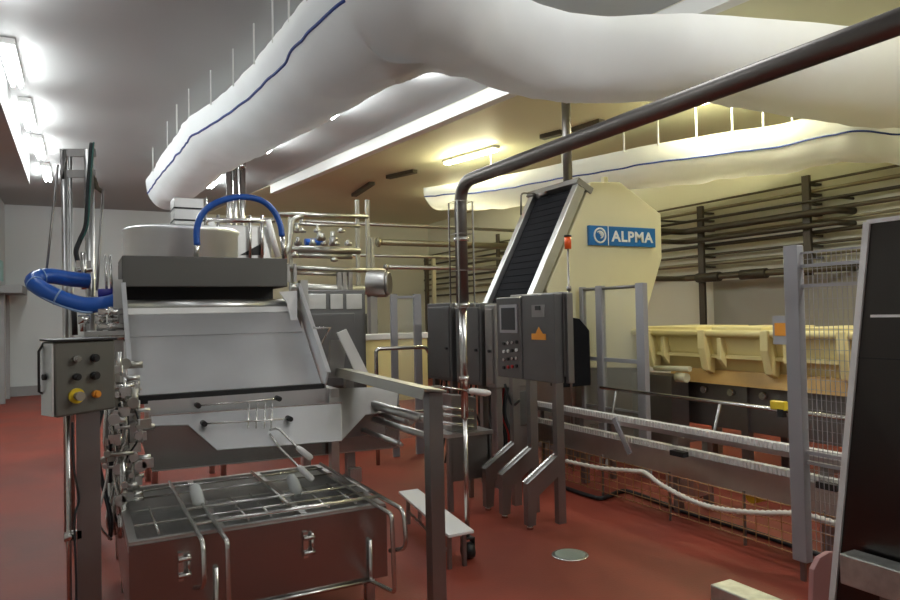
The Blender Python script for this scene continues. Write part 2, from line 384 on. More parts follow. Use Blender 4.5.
# low draining table
ZT = .58; YA, YE = 3.75, 5.0
tf = MB()
tf.box((.20, YA, ZT - .05), (1.54, YA + .04, ZT)).box((.20, YE - .04, ZT - .05), (1.54, YE, ZT)).box((.20, YA + .04, ZT - .05), (.24, YE - .04, ZT)).box((1.50, YA + .04, ZT - .05), (1.54, YE - .04, ZT))
tf.box((.24, 4.35, ZT - .05), (1.5, 4.38, ZT - .002))
for x in (.62, 1.06): tf.box((x, YA + .04, ZT - .05), (x + .035, YE - .04, ZT + .002))
tf.build('table_frame', STEEL, M)
for i, x in enumerate((.24, .655, 1.095)):
    for y0_, y1_ in ((YA + .04, 4.35), (4.38, YE - .04)):
        m_ = MB(); xx = x + .02
        while xx < x + .385: m_.box((xx, y0_, ZT - .04), (xx + .006, y1_, ZT - .03)); xx += .022
        yy = y0_ + .03
        while yy < y1_: m_.box((x, yy, ZT - .03), (x + .405, yy + .006, ZT - .024)); yy += .022
        m_.build('mesh_tray', STEEL, M)
MB().box((.26, YA + .05, ZT - .16), (1.49, YE - .05, ZT - .12)).build('drip_tray', DKST, M)
MB().box((.20, YA - .012, .17), (1.54, YA, ZT - .014)).build('front_skirt', SKIRT, M, label='low front skirt panel mirroring the red floor')
MB().box((.20, YA, .17), (.212, YE, ZT - .05)).build('side_skirt', SKIRT, M)
MB().box((1.49, YA + .25, .3), (1.502, YE, ZT - .05)).build('side_skirt', SKIRT, M)
for x in (.24, 1.44):
    for y in (YA + .06, YE - .1): MB().box((x, y, 0), (x + .05, y + .05, ZT - .05)).build('leg', STEEL, M)
# tubular loops standing out in front
zr = .615
for x, yb in ((.50, 4.75), (.60, 4.25), (1.43, 4.45), (1.52, 4.4)):
    outer = x in (.60, 1.43)
    if outer: pts = [(x, yb, zr), (x, 3.40, zr), (x, 3.38, .22), (x, YA - .03, .17), (x, YA - .03, .4)]
    else: pts = [(x, yb, zr), (x, 3.45, zr), (x + .0, 3.42, .42), (x - .02, 3.6, .36)]
    MB().tube(fillet(pts, .06 if not outer else .03), .012, 10).build('tube_loop', TUBE, M)
for y, z in ((3.78, zr), (4.1, zr), (3.9, zr - .03)): MB().tube([(.5, y, z), (1.52, y, z)], .010, 8).build('cross_rail', TUBE, M)
MB().tube([(.6, YA - .03, .17), (1.43, YA - .03, .17)], .011, 8).build('cross_rail', TUBE, M)
for x in (.50, 1.02, 1.5): MB().tube([(x, 3.9, zr), (x, 4.85, zr)], .010, 8).build('cross_rail', TUBE, M)
for x in (.42, 1.05):
    MB().box((x, YA - .03, .36), (x + .025, YA - .012, .50)).cyl((x + .05, YA - .03, .38), (x + .05, YA - .03, .49), .008).cyl((x, YA - .04, .47), (x + .06, YA - .04, .47), .012).cyl((x, YA - .04, .39), (x + .06, YA - .04, .39), .012).build('toggle_latch', TUBE, M)
# water splashing bottles lying on the mesh
for px, py in ((199, 505), (297, 494)):
    p = P(px, py, Z=ZT + .03)
    MB().tube([p + V((0, -.02, -.01)), p + V((0, 0, .01)), p + V((-.005, .05, .05)), p + V((-.012, .09, .085)), p + V((-.012, .10, .09))], [.022, .034, .036, .028, .01], 14).build('filler_nozzle', NOZ, M, label='whitish cylindrical nozzle over the mesh')
for x in (.34, .78, .9, 1.22, 1.38): MB().tube([(x, 3.8, ZT + .012), (x, 4.34, ZT + .012)], .006, 8).build('support_rod', TUBE, M)
for y in (4.0, 4.6, 4.8): MB().tube([(.24, y, ZT + .012), (1.5, y, ZT + .012)], .006, 8).build('support_rod', TUBE, M)
# valves and pneumatic clutter on the left flank
random.seed(11)
for i in range(64):
    z = .60 + i * .0125; x = XA - .05 + random.uniform(-.10, .09); y = 4.50 + random.uniform(-.1, .2)
    q = MB(); L_ = random.uniform(.05, .13); r = random.uniform(.008, .022)
    if i % 3 == 0: q.cyl((x, y, z), (x + L_, y, z), r)
    elif i % 3 == 1: q.cyl((x, y, z - .03), (x, y, z + L_), r)
    else: q.box((x, y - .03, z), (x + .06, y + .02, z + .05))
    q.cyl((x - .01, y - .03, z + .01), (x - .01, y + .03, z + .01), r * 1.5)
    q.build('valve', random.choice((STEEL, TUBE, STEEL, RACK)), M)
for i in range(11):
    x = XA - .12 + random.uniform(-.04, .12); y = 4.48 + random.uniform(-.05, .1)
    pts = [(x, y, 1.2), (x + random.uniform(-.05, .05), y - .04, 1.0), (x + random.uniform(-.06, .06), y, .8), (x + random.uniform(-.05, .05), y - .03, .55), (x + .02, y, .42)]
    MB().tube(spline(pts), .006 + .002 * (i % 3), 6).build('air_line', random.choice((WIREM, TUBE, WIREM)), M)
MB().box((XA - .13, 4.95, .55), (XA - .02, 5.05, 1.3)).build('valve_block', DKST, M)
MB().cyl((XA - .06, 4.45, .5), (XA - .06, 4.45, .9), .022).cyl((XA - .06, 4.45, .42), (XA - .06, 4.45, .55), .03).build('air_cylinder', TUBE, M)
for z in (1.72, 1.62, 1.55): MB().cyl((XA - .16, 5.3, z), (XA - .0, 5.3, z), .022).cyl((XA - .10, 5.3, z), (XA - .07, 5.3, z), .035).build('pipe_stub', TUBE, M)
sh = P(84, 333, Y=5.3); MB().box((sh.x, 5.25, sh.z - .02), (XA, 5.6, sh.z + .01)).box((sh.x, 5.4, sh.z - .22), (XA, 5.42, sh.z - .02)).build('side_shelf', STEEL, M)
for x in (.02, .12, .2): MB().cyl((x, 5.35, sh.z + .01), (x, 5.35, sh.z + .12), .02).cyl((x - .03, 5.35, sh.z + .09), (x + .04, 5.35, sh.z + .09), .03).build('shelf_valve', TUBE, M)
for x0, z0, x1, z1 in ((XA - .12, .92, XA + .03, 1.12), (XA - .1, .74, XA - .01, .9)): MB().box((x0, 4.66, z0), (x1, 4.70, z1)).build('mounting_plate', STEEL, M, .004)
for px in (105, 110): MB().tube([P(px, 255, Y=5.6), P(px + 2, 300, Y=5.6)], .009, 8).build('upright_rod', TUBE, M)
# right flank: brackets and long cover on a post
MB().sheet([P(337, 333, Y=4.9), P(346, 329, Y=4.9), P(366, 369, Y=4.9), P(372, 380, Y=4.9), P(355, 372, Y=4.9)], .02).build('bracket_arm', WHITE, M)
MB().sheet([P(330, 340, Y=4.95), P(340, 340, Y=4.95), P(345, 352, Y=4.95), P(342, 378, Y=4.95), P(328, 378, Y=4.95)], .03).build('end_plate', DKST, M)
MB().tube([P(313, 328, Y=5.0), P(330, 328, Y=5.0), P(320, 346, Y=5.0)], .009, 8).build('triangle_bracket', TUBE, M)
MB().sheet([(1.66, 3.46, 1.245), (1.80, 3.46, 1.225), (1.80, 5.0, 1.255), (1.66, 5.0, 1.275)], .012).sheet([(1.66, 3.46, 1.24), (1.66, 5.0, 1.27), (1.65, 5.0, 1.22), (1.65, 3.46, 1.19)], .006).build('cover_strip', RACK, M, label='long flat cover strip over the right flank')
MB().box((1.70, 3.48, 0), (1.785, 3.56, 1.225)).build('corner_post', DKST, M, .004, 'tall square post holding the cover strip')
MB().box((1.72, 4.9, 0), (1.78, 4.96, 1.25)).build('corner_post', DKST, M)
for i, (x, y0, y1, z, r) in enumerate(((1.85, 3.9, 4.9, 1.02, .03), (1.9, 3.8, 4.8, .90, .022), (1.83, 4.2, 4.9, .82, .018), (1.95, 4.3, 4.9, .95, .035))):
    MB().cyl((x, y0, z), (x, y1, z), r).cyl((x, y0 - .04, z), (x, y0, z), r * .6).build('actuator', STEEL, M)
MB().box((1.62, 4.85, .78), (2.0, 4.95, 1.12)).build('actuator_bracket', DKST, M)
MB().box((1.58, 4.45, .55), (1.66, 4.5, .64)).box((1.61, 4.46, .45), (1.63, 4.48, .55)).build('small_plate', STEEL, M)
rod = MB().tube([P(440, 387, Y=4.1), P(470, 391, Y=4.1)], .008, 8).build('rod', TUBE, M)
MB().tube([P(468, 391, Y=4.1), P(472, 391, Y=4.1), P(486, 393, Y=4.1), P(490, 393, Y=4.1)], [.014, .022, .023, .015], 12).build('rod_grip', WHITE, rod, label='white grip')
MB().bar(P(440, 387, Y=4.1), (1.78, 3.9, 1.20), .02).build('rod_bracket', DKST, M)

# ------------------------------------------------------------------ control box on its post
cx, cy = .03, 3.95
CB = thing('control_box', (cx, cy, 0), 'grey push-button control box with yellow emergency stop on a post at the left', 'control panel')
al = R(24); rm = Matrix.Rotation(al, 3, 'Z'); ctr = V((-.018, 3.90, .018))
def cb(x, y, z): return ctr + rm @ V((x, y, z))
zb0, zb1 = 1.19, 1.545
body = [cb(-.155, -.10, zb0), cb(.135, -.10, zb0 + .01), cb(.135, .10, zb0 + .01), cb(-.155, .10, zb0)]
MB().prism([cb(-.135, -.10, zb0), cb(.145, -.10, zb0 + .012), cb(.145, -.10, zb1), cb(-.145, -.10, zb1)], rm @ V((0, .13, 0))).build('enclosure', BOXM, CB, .01)
MB().cbox(cb(-.146, -.035, (zb0 + zb1) / 2), (.008, .12, .34), al).build('side_door', SHEET, CB, label='bright steel side door')
MB().tube([cb(-.146, .01, 1.30), cb(-.165, .01, 1.31), cb(-.165, .01, 1.50), cb(-.146, -.0, 1.54)], .006, 8).build('door_bar', BLACK, CB)
MB().cyl(cb(-.146, -.03, 1.38), cb(-.165, -.03, 1.38), .014).build('door_lock', BLACK, CB)
MB().prism([cb(-.15, -.115, zb1), cb(.15, -.115, zb1), cb(.15, .04, zb1 + .004), cb(-.15, .04, zb1 + .004)], (0, 0, .010)).build('lid', BLACK, CB, .002)
for i, (x, z, m_, r) in enumerate(((-.045, 1.46, TUBE, .017), (.04, 1.46, BLACK, .019), (-.045, 1.375, BLACK, .017), (.04, 1.375, BLACK, .02), (.045, 1.285, AMBER, .018))):
    MB().cyl(cb(x, -.10, z), cb(x, -.125, z), r, 18).cyl(cb(x, -.125, z), cb(x, -.135, z), r * .7, 18).build('push_button', m_, CB)
es = MB().cyl(cb(-.045, -.10, 1.285), cb(-.045, -.112, 1.285), .036, 24).build('emergency_stop', YELLOW, CB, label='yellow emergency stop surround')
MB().cyl(cb(-.045, -.112, 1.285), cb(-.045, -.14, 1.285), .018, 18).cyl(cb(-.045, -.135, 1.285), cb(-.045, -.15, 1.285), .022, 18).build('stop_knob', mat('grey_knob', (.3, .27, .22), .4), es)
MB().box((-.02, 3.88, 0), (.085, 3.96, zb0 + .02)).build('post', DKST, CB)
MB().cyl((-.055, 3.90, 0), (-.055, 3.90, zb0 + .03), .011).build('pole', TUBE, CB)
MB().cyl((-.075, 3.875, .62), (-.03, 3.875, .62), .022).box((-.06, 3.88, .60), (.0, 3.90, .64)).build('pole_clamp', TUBE, CB)
MB().tube(spline([(-.035, 3.86, 1.17), (-.03, 3.85, .95), (-.01, 3.85, .8), (-.03, 3.85, .7), (-.025, 3.85, .4), (-.03, 3.86, .02)]), .006, 6).build('cable', WIREM, CB)

# ------------------------------------------------------------------ cable mast with hoses
ms = thing('cable_mast', (0, 6.1, 0), 'twin-tube steel mast with crossbars and cables behind the control box', 'mast')
for px in (66, 72, 91): 
    a = P(px - 2, 150, Y=6.1); MB().cyl((a.x, 6.1, 0), (a.x, 6.1, a.z), {66: .022, 72: .014, 91: .036}[px]).build('mast_tube', STEEL, ms)
for py in (153, 174): MB().bar(P(60, py, Y=6.1), P(96, py, Y=6.1), .03, .06).build('crossbar', DKST, ms)
MB().tube([P(62, 150, Y=6.08), P(63, 180, Y=6.08), P(66, 158, Y=6.06)], .014, 8).build('pulley_clamp', DKST, ms)
cb1 = [P(92, 143, Y=6.05), P(90, 165, Y=6.04), P(88, 195, Y=6.04), P(86, 225, Y=6.03), P(80, 240, Y=6.03), P(76, 252, Y=6.03), P(79, 265, Y=6.05)]
MB().tube(spline(cb1), .018, 8).build('cable_bundle', WIREM, ms)
MB().tube(spline([p + V((.012, -.03, 0)) for p in cb1[:5]]), .007, 8).build('green_cable', GREENC, ms, label='dark green cable')
MB().tube([P(93, 175, Y=6.1), P(97, 188, Y=6.1), P(103, 192, Y=6.1)], .018, 8).build('hook_arm', BROWN, ms)
MB().box((-.02, 5.98, 1.95), (.08, 6.06, 2.12)).cyl((.03, 5.95, 1.9), (.03, 5.95, 2.18), .02).cyl((-.03, 5.97, 2.05), (.09, 5.97, 2.05), .016).build('valve_unit', TUBE, ms)
MB().tube([P(74, 310, Y=6.0), P(75, 335, Y=6.0)], .02, 8).build('lower_sleeve', BLACK, ms)
# blue hose loop
Yh = 5.75
hp = [P(89, 281, Y=Yh + .15), P(70, 279, Y=Yh + .12), P(50, 276, Y=Yh + .05), P(37, 278, Y=Yh), P(34, 283, Y=Yh - .08), P(45, 291, Y=Yh - .15), P(65, 300, Y=Yh - .18), P(85, 305, Y=Yh - .2), P(104, 304, Y=Yh - .2), P(120, 300, Y=Yh - .25)]
bh = thing('blue_hose', hp[4], 'thick blue hose slung in a loop by the mast above the control box', 'hose')
MB().tube(spline(hp, 8), .056, 14).build('hose_body', BHOSE, bh)
sp = spline(hp, 8)
MB().tube([q + V((0, -.036, -.052)) for q in sp[26:60]], .009, 6).build('hose_rim', BHOSED, bh, label='pale stripe under the loop')
for k in (20, 33, 45): MB().tube([sp[k], sp[k].lerp(sp[k + 1], .6)], .060, 14).build('tape_band', BHOSED, bh)
MB().tube([P(98, 294, Y=5.6), P(118, 293, Y=5.6)], .036, 12).build('hose_cuff', mat('violet_blue_cuff', (.03, .03, .30), .4), bh, label='violet blue cuff')
for a, b, lab in ((P(46, 275, Y=5.82), P(58, 165, Y=6.05), 'thin grey cord from mast crossbar holding the blue loop, left one'), (P(97, 290, Y=5.65), P(103, 190, Y=6.05), 'thin grey cord from mast hook to the blue hose cuff, right one')):
    tag(MB().tube([a, b], .009, 6).build('cord', DKST, loc=a), lab, 'cord', 'hose cords')
# arching blue hose
Ya = 5.95
ah = [P(197, 245, Y=Ya), P(197, 228, Y=Ya), P(203, 213, Y=Ya), P(218, 202, Y=Ya), P(240, 197, Y=Ya), P(260, 200, Y=Ya), P(273, 210, Y=Ya), P(280, 224, Y=Ya), P(282, 236, Y=Ya)]
bh2 = thing('blue_hose', ah[0], 'blue hose arching over the top behind the dark hood', 'hose')
MB().tube(spline(ah, 6), .026, 12).build('hose_body', BHOSE, bh2)
MB().cyl((P(196, 262, Y=Ya).x, Ya, 2.125), P(197, 240, Y=Ya), .02).build('end_spigot', TUBE, bh2)
MB().cyl((P(285, 256, Y=Ya).x, Ya, 2.125), P(282, 233, Y=Ya), .022).build('end_spigot', TUBE, bh2)

# ------------------------------------------------------------------ behind the hood: tank, drive box, cross pieces
c = P(182, 224, Y=7.6)
tk = thing('curd_tank', (c.x, 7.6, 0), 'round pale stainless tank behind the dark hood', 'tank')
MB().lathe((c.x, 7.6, 0), [(.28, .95), (.53, 1.5), (.55, c.z - .12), (.565, c.z - .09), (.54, c.z - .07)], 36).build('tank_shell', SHEET, tk)
for k in range(4):
    a = k * math.pi / 2 + .8; MB().cyl((c.x + .45 * math.cos(a), 7.6 + .45 * math.sin(a), 0), (c.x + .45 * math.cos(a), 7.6 + .45 * math.sin(a), 1.5), .03).build('leg', STEEL, tk)
a, b = P(174, 197, Y=7.45), P(204, 222, Y=7.45)
db = thing('drive_box', (a.x, 7.45, b.z), 'small square stainless drive box on top of the round tank', 'gearbox')
MB().box((a.x, 7.45, c.z - .07), (b.x, 7.75, a.z)).build('box_body', STEEL, db, .005)
for py in (207, 219):
    q = P(173, py, Y=7.44); MB().box((a.x - .005, 7.44, q.z - .012), (b.x + .005, 7.76, q.z + .004)).build('dark_band', BLACK, db)
MB().cyl(P(206, 198, Y=7.5), P(206, 222, Y=7.5), .012).build('spindle', TUBE, db)
a, b = P(214, 224, Y=8.35), P(272, 262, Y=8.35)
bx = thing('filling_head', (a.x + .3, 8.6, 0), 'stainless filling head with white tubes under the blue arching hose', 'machine')
MB().prism([(a.x, 8.35, 1.6), (b.x, 8.35, 1.6), (b.x, 8.35, a.z), (a.x, 8.35, a.z)], (0, .5, 0)).build('housing', STEEL, bx, .01)
MB().prism([P(240, 255, Y=8.33), P(264, 242, Y=8.33), P(264, 255, Y=8.33)], (0, .01, 0)).build('opening', BLACK, bx)
for (x0, y0, x1, y1) in ((211, 222, 223, 257), (268, 220, 278, 257)):
    MB().cyl(P(x0, y0, Y=8.28), P(x1, y1, Y=8.28), .035).build('slanted_tube', WHITE, bx, label='white slanted tube')
for px in (205, 218, 250, 262): MB().cyl(P(px, 215, Y=8.3), P(px, 262, Y=8.3), .018).build('upright', TUBE, bx)
MB().tube([P(205, 220, Y=8.3), P(275, 221, Y=8.3)], .03, 10).build('cross_tube', TUBE, bx)
for x in (a.x + .03, b.x - .08):
    for y in (8.38, 8.77): MB().box((x, y, 0), (x + .05, y + .05, 1.62)).build('leg', STEEL, bx)
for i, px in enumerate((230, 236, 243)):
    q = P(px, 230, Y=12.5); o = MB().cyl((q.x, 12.5, 2.3), (q.x, 12.5, ZC), .055 if i != 1 else .04).cyl((q.x, 12.5, ZC - .1), (q.x, 12.5, ZC), .062 if i != 1 else .045).build('drop_pipe', TUBE, loc=(q.x, 12.5, 2.3))
    tag(o, 'shiny vertical pipe dropping from the ceiling behind the blue arch, %s of three' % ('left', 'thin middle', 'right')[i], 'pipe', 'drop pipes above the filling head')

# ------------------------------------------------------------------ pipe rack between tank and cabinets
Yr = 9.8
a = P(330, 260, Y=Yr)
rk = thing('pipe_rack', (a.x, Yr, 0), 'steel pipe rack carrying valves and a blue coupling, right of the blue arching hose', 'pipe rack')
for px, pt in ((290, 214), (357, 200), (367, 200), (372, 238)):
    q = P(px, pt, Y=Yr); MB().bar((q.x, Yr, 0), (q.x, Yr, q.z), .05).build('upright', RACK, rk)
for x0, x1, py, r in ((278, 368, 214, .03), (292, 360, 224, .02), (290, 360, 249, .05), (295, 352, 255, .04), (287, 385, 268, .035), (296, 347, 273, .025), (290, 385, 288, .07)):
    MB().tube([P(x0, py, Y=Yr - .05), P(x1, py + .03 * (x1 - x0), Y=Yr - .05)], r, 10).build('rack_pipe', RACK, rk)
MB().tube(fillet([P(303, 216, Y=Yr - .2), P(292, 219, Y=Yr - .2), P(290, 248, Y=Yr - .2), P(283, 256, Y=Yr - .2)], .1), .035, 10).build('bend_pipe', RACK, rk)
MB().tube([P(305, 242, Y=Yr - .12), P(322, 242, Y=Yr - .12)], .05, 12).build('blue_coupling', BHOSE, rk, label='blue coupling')
random.seed(5)
for i in range(16):
    q = P(random.uniform(294, 356), random.choice((233, 241, 246, 258, 262)), Y=Yr - .15)
    MB().cyl(q, q + V((0, 0, random.uniform(.06, .14))), random.uniform(.02, .04)).cyl(q + V((-.05, 0, .03)), q + V((.05, 0, .03)), .025).build('rack_valve', random.choice((RACK, RACK, DKST)), rk)
for px in (339, 344, 350): MB().bar(P(px, 272, Y=Yr - .1), P(px, 290, Y=Yr - .1), .06).build('hanger', DKST, rk)
for px in (288, 295): MB().bar(P(px, 264, Y=Yr - .1), P(px, 282, Y=Yr - .1), .04).build('hanger', DKST, rk)
q = P(379, 284, Y=9.2)
pm = thing('pump', (q.x, 9.2, 0), 'round-faced stainless pump on a frame at the right end of the pipe rack', 'pump')
MB().cyl(q + V((-.14, .06, 0)), q + V((.08, -.1, 0)), .19, 22).build('pump_body', DKST, pm, .01)
MB().cyl(q + V((.07, -.1, 0)), q + V((.11, -.13, 0)), .16, 22).build('pump_cover', DKST, pm)
MB().bar((q.x - .1, 9.2, 0), (q.x - .1, 9.2, q.z), .1).build('pump_stand', DKST, pm)
# housings between chute and cabinets
a, b = P(300, 290, Y=8.2), P(366, 335, Y=8.2)
hs = thing('steel_housing', ((a.x + b.x) / 2, 8.4, 0), 'grey steel machine housing with small doors right of the chute', 'machine housing')
MB().box((a.x, 8.2, .12), (b.x, 8.7, a.z)).build('housing_body', CABM, hs, .01)
for x0, x1 in ((308, 326), (330, 343), (346, 362)):
    p0, p1 = P(x0, 294, Y=8.19), P(x1, 309, Y=8.19); MB().box((p0.x, 8.185, p1.z), (p1.x, 8.2, p0.z)).build('door', STEEL, hs, .004)
p0, p1 = P(306, 314, Y=8.1), P(356, 385, Y=8.1)
MB().box((p0.x, 8.1, p1.z), (p1.x, 8.2, p0.z)).build('lower_panel', CABM, hs, .006)
for x in (a.x + .02, b.x - .07): MB().box((x, 8.25, 0), (x + .05, 8.3, .13)).box((x, 8.6, 0), (x + .05, 8.65, .13)).build('foot', STEEL, hs)
# beige far trough
a, b = P(362, 336, Y=8.8), P(428, 385, Y=8.8)
bt = thing('beige_trough', (a.x + .4, 8.88, 0), 'beige trough with white rim seen left of the grey cabinets', 'trough')
MB().box((a.x, 8.8, .5), (b.x, 8.95, a.z - .06)).build('trough_body', TROUGHM, bt)
MB().box((a.x - .03, 8.77, a.z - .06), (b.x + .03, 8.98, a.z + .02)).build('trough_rim', WHITE, bt, .01)
for x in (a.x + .02, b.x - .08): MB().box((x, 8.82, 0), (x + .06, 8.88, .5)).build('leg', STEEL, bt)
q = P(363, 322, Y=10.3); tag(MB().cyl((q.x, 10.3, 0), (q.x, 10.3, q.z + .1), .16, 20).cyl(q + V((-.25, 0, 0)), q + V((.2, 0, 0)), .13, 20).build('motor', BLACK, loc=(q.x, 10.3, 0)), 'black motor in the gap above the beige trough', 'motor')
# railing
rl = thing('handrail', P(400, 370, Y=7.3) * 1, 'bent stainless handrail in front of the beige trough', 'railing'); rl.location.z = 0
pr = [P(376, 349, Y=7.3), P(426, 347, Y=7.3), P(449, 390, Y=7.3)]
MB().tube(fillet([(pr[0].x, 7.3, 0), pr[0], pr[1], pr[2], (pr[2].x + .02, 7.3, 0)], .05), .022, 10).build('rail_tube', TUBE, rl)
MB().tube([(pr[0].x, 7.3, .55), (pr[2].x, 7.3, .55)], .016, 8).build('mid_rail', TUBE, rl)

# ------------------------------------------------------------------ HMI cabinet on gusseted stands
Xc = 3.2
def cab_box(px0, px1, pt, pb, X, depth):
    a, b = P(px0, pt, X=X), P(px1, pb, X=X); lo, hi = min(a.y, b.y), max(a.y, b.y)
    zt = (P(px0, pt, X=X).z + P(px1, pt, X=X).z) / 2
    return lo, hi, b.z, zt
hm = thing('operator_cabinet', (3.3, 4.75, 0), 'grey two-door operator cabinet with screen, keys and amber warning sticker on slanted feet', 'control cabinet')
y0, y1, z0_, z1_ = cab_box(496, 556, 294, 382, Xc, .2); zb, zt = 1.11, 1.80; ym = P(522, 340, X=Xc).y
MB().box((Xc, ym + .005, zb), (Xc + .08, y1, zt - .01)).build('screen_cabinet', CABM, hm, .008)
MB().box((Xc, y0, zb), (Xc + .08, ym - .005, zt)).build('door_cabinet', CABM, hm, .008)
MB().box((Xc + .08, y0 - .01, zb + .05), (Xc + .13, y1 - .1, zt + .01)).build('back_frame', DKST, hm, .005)
MB().box((Xc + .085, y0 - .05, zb), (Xc + .14, y0 - .012, zt + .0)).build('side_strip', DKST, hm, .004)
def facebox(mb, px0, py0, px1, py1, th=.008, X=Xc):
    a, b = P(px0, py0, X=X), P(px1, py1, X=X)
    return mb.box((X - th, min(a.y, b.y), min(a.z, b.z)), (X, max(a.y, b.y), max(a.z, b.z)))
bz = facebox(MB(), 500, 305, 518, 333).build('screen_bezel', GREYP, hm)
facebox(MB(), 502, 308, 516, 330, .011).build('screen', SCREEN, bz)
for r_ in range(4):
    for k in range(4):
        q = P(504.5 + k * 4.2, 343.5 + r_ * 8 - k * .5, X=Xc); MB().cyl((Xc - .014, q.y, q.z), (Xc, q.y, q.z), .014, 12).build('key', (TUBE, WHITE, TUBE, REDP)[r_] if (r_ + k) % 3 else BLACK, hm)
facebox(MB(), 532, 305, 545, 317, .006).build('counter_plate', DKST, hm)
facebox(MB(), 536, 306, 541, 310, .012).build('door_lock', BLACK, hm)
a, b, c_ = P(533, 339, X=Xc - .004), P(545, 338, X=Xc - .004), P(538.5, 327, X=Xc - .004)
MB().prism([a, b, c_], (.004, 0, 0)).build('warning_triangle', AMBER, hm, label='amber triangle sticker')
facebox(MB(), 532, 333.5, 546, 340, .006).build('warning_strip', AMBER, hm, label='amber strip under the triangle')
for y in (4.50, 4.86, 5.12):
    MB().box((Xc + .09, y - .028, 0), (Xc + .16, y + .028, zb + .02)).build('stand_column', DKST, hm)
    MB().prism([(Xc - .20, y - .03, .03), (Xc - .13, y - .03, .03), (Xc - .11, y - .03, .24), (Xc + .10, y - .03, .38), (Xc + .10, y - .03, .54), (Xc - .20, y - .03, .35)], (0, .06, 0)).build('gusset_foot', DKST, hm)
    MB().bar((Xc - .205, y + .02, .354), (Xc + .10, y + .02, .545), .028, .012).build('gusset_cap', TUBE, hm, label='bright slanted cap')
    for x in (Xc - .165, Xc + .125): MB().cyl((x, y, 0), (x, y, .03), .026).build('levelling_foot', TUBE, hm)
MB().tube(spline([P(505, 384, X=3.28), P(508, 396, X=3.28), P(513, 405, X=3.3), P(520, 400, X=3.33)]), .012, 6).build('cable', WIREM, hm)
# switch cabinets farther along the row
for i, (p0, p1, pt, lab, m_) in enumerate(((427, 452, 303, 'dark grey switch cabinet left of the vertical pipe', CABM), (455, 482, 302, 'grey switch cabinet right behind the vertical pipe', CABM), (484, 496, 300, 'narrow dark cabinet beside the screen cabinet', DKST))):
    X = 3.45; a, b = P(p0, pt, X=X), P(p1, 386, X=X)
    o = thing('switch_cabinet', (X + .2, (a.y + b.y) / 2, 0), lab, 'cabinet', 'switch cabinets behind the vertical pipe')
    MB().box((X, b.y, .95), (X + .35, a.y, 1.78 - .02 * i)).build('cabinet_body', m_, o, .01)
    MB().box((X - .012, b.y + .03, .99), (X, a.y - .03, 1.74 - .02 * i)).build('cabinet_door', CABM if i < 2 else DKST, o, .006)
    MB().cyl((X - .035, b.y + .07, 1.3), (X - .01, b.y + .07, 1.3), .014).build('door_lock', BLACK, [c for c in o.children if c.name.startswith('cabinet_door')][0])
    for y in (b.y + .04, a.y - .1):
        MB().box((X + .03, y, 0), (X + .09, y + .06, .96)).build('leg', DKST, o)
    random.seed(i)
    for k in range(5):
        yy = b.y + (a.y - b.y) * (k + .5) / 5
        MB().tube(spline([(X + .15, yy, .96), (X + .13, yy + .03, .7), (X + .17, yy - .03, .45), (X + .1, yy, .02)]), .011, 6).build('cable', REDP if (k == 2 and i == 2) else WIREM, o)
# wire-glass guard doors left of them
gd = thing('guard_door', P(410, 380, Y=7.6), 'framed grey guard panel with clear infill left of the dark switch cabinet', 'guard panel'); gd.location.z = 0
for x0, x1 in ((391, 397), (414, 421)):
    a, b = P(x0, 294, Y=7.6), P(x1, 294, Y=7.6); MB().box((a.x, 7.6, 0), (b.x, 7.64, a.z)).build('guard_post', GREYP, gd)
a, b = P(397, 296, Y=7.62), P(414, 385, Y=7.62); MB().box((a.x, 7.615, .2), (b.x, 7.623, a.z)).build('guard_pane', PERSPEX, gd)
MB().box((a.x - .02, 7.6, a.z - .03), (b.x + .02, 7.64, a.z)).build('top_rail', GREYP, gd)

# small stainless stand under the lever grip
q = P(462, 440, Y=5.4)
sd = thing('steel_stand', (q.x, 5.4, 0), 'low stainless stand with flat top behind the vertical pipe', 'stand')
MB().box((q.x - .25, 5.2, .62), (q.x + .2, 5.6, .65)).build('stand_top', STEEL, sd)
for dx in (-.23, .15):
    for y in (5.22, 5.54): MB().box((q.x + dx, y, 0), (q.x + dx + .04, y + .04, .62)).build('leg', DKST, sd)
MB().box((q.x - .2, 5.22, .25), (q.x + .17, 5.25, .62)).build('front_panel', DKST, sd)
MB().prism([(q.x - .15, 5.3, .65), (q.x + .1, 5.3, .65), (q.x + .1, 5.3, .93), (q.x - .15, 5.3, .97)], (0, .2, 0)).build('valve_housing', DKST, sd, .006)
for z in (.75, .82, .88): MB().tube([(q.x - .3, 5.28, z), (q.x + .05, 5.28, z - .06)], .016, 8).build('stand_pipe', TUBE, sd)

# ------------------------------------------------------------------ cream hopper with inclined belt
Yh0, Yh1 = 6.3, 7.25
HP = thing('belt_hopper', (5.4, 6.8, 0), 'tall cream faceted machine housing with dark inclined belt and blue name sign', 'machine')
prof = [P(px, py, Y=Yh0) for px, py in ((591, 182), (620, 182), (661, 214), (662, 258), (650, 300), (641, 340), (641, 368), (572, 368), (546, 290))]
MB().prism(prof, (0, Yh1 - Yh0, 0)).build('housing', CREAM, HP, .012)
A, B = P(583, 187, Y=Yh0), P(540, 291, Y=Yh0); di = (B - A).normalized(); no = V((di.z, 0, -di.x)); 
if no.x > 0: no = -no
Bx = A + di * ((B - A).length + 1.0)
off = no * .03
y_in0, y_in1 = Yh0 + .09, Yh1 - .09
MB().prism([A + off + V((0, y_in0 - Yh0, 0)), A + off + V((0, y_in1 - Yh0, 0)), Bx + off + V((0, y_in1 - Yh0, 0)), Bx + off + V((0, y_in0 - Yh0, 0))], -no * .10).build('belt', BELT, HP); belt = [c for c in HP.children if c.name == 'belt'][0]
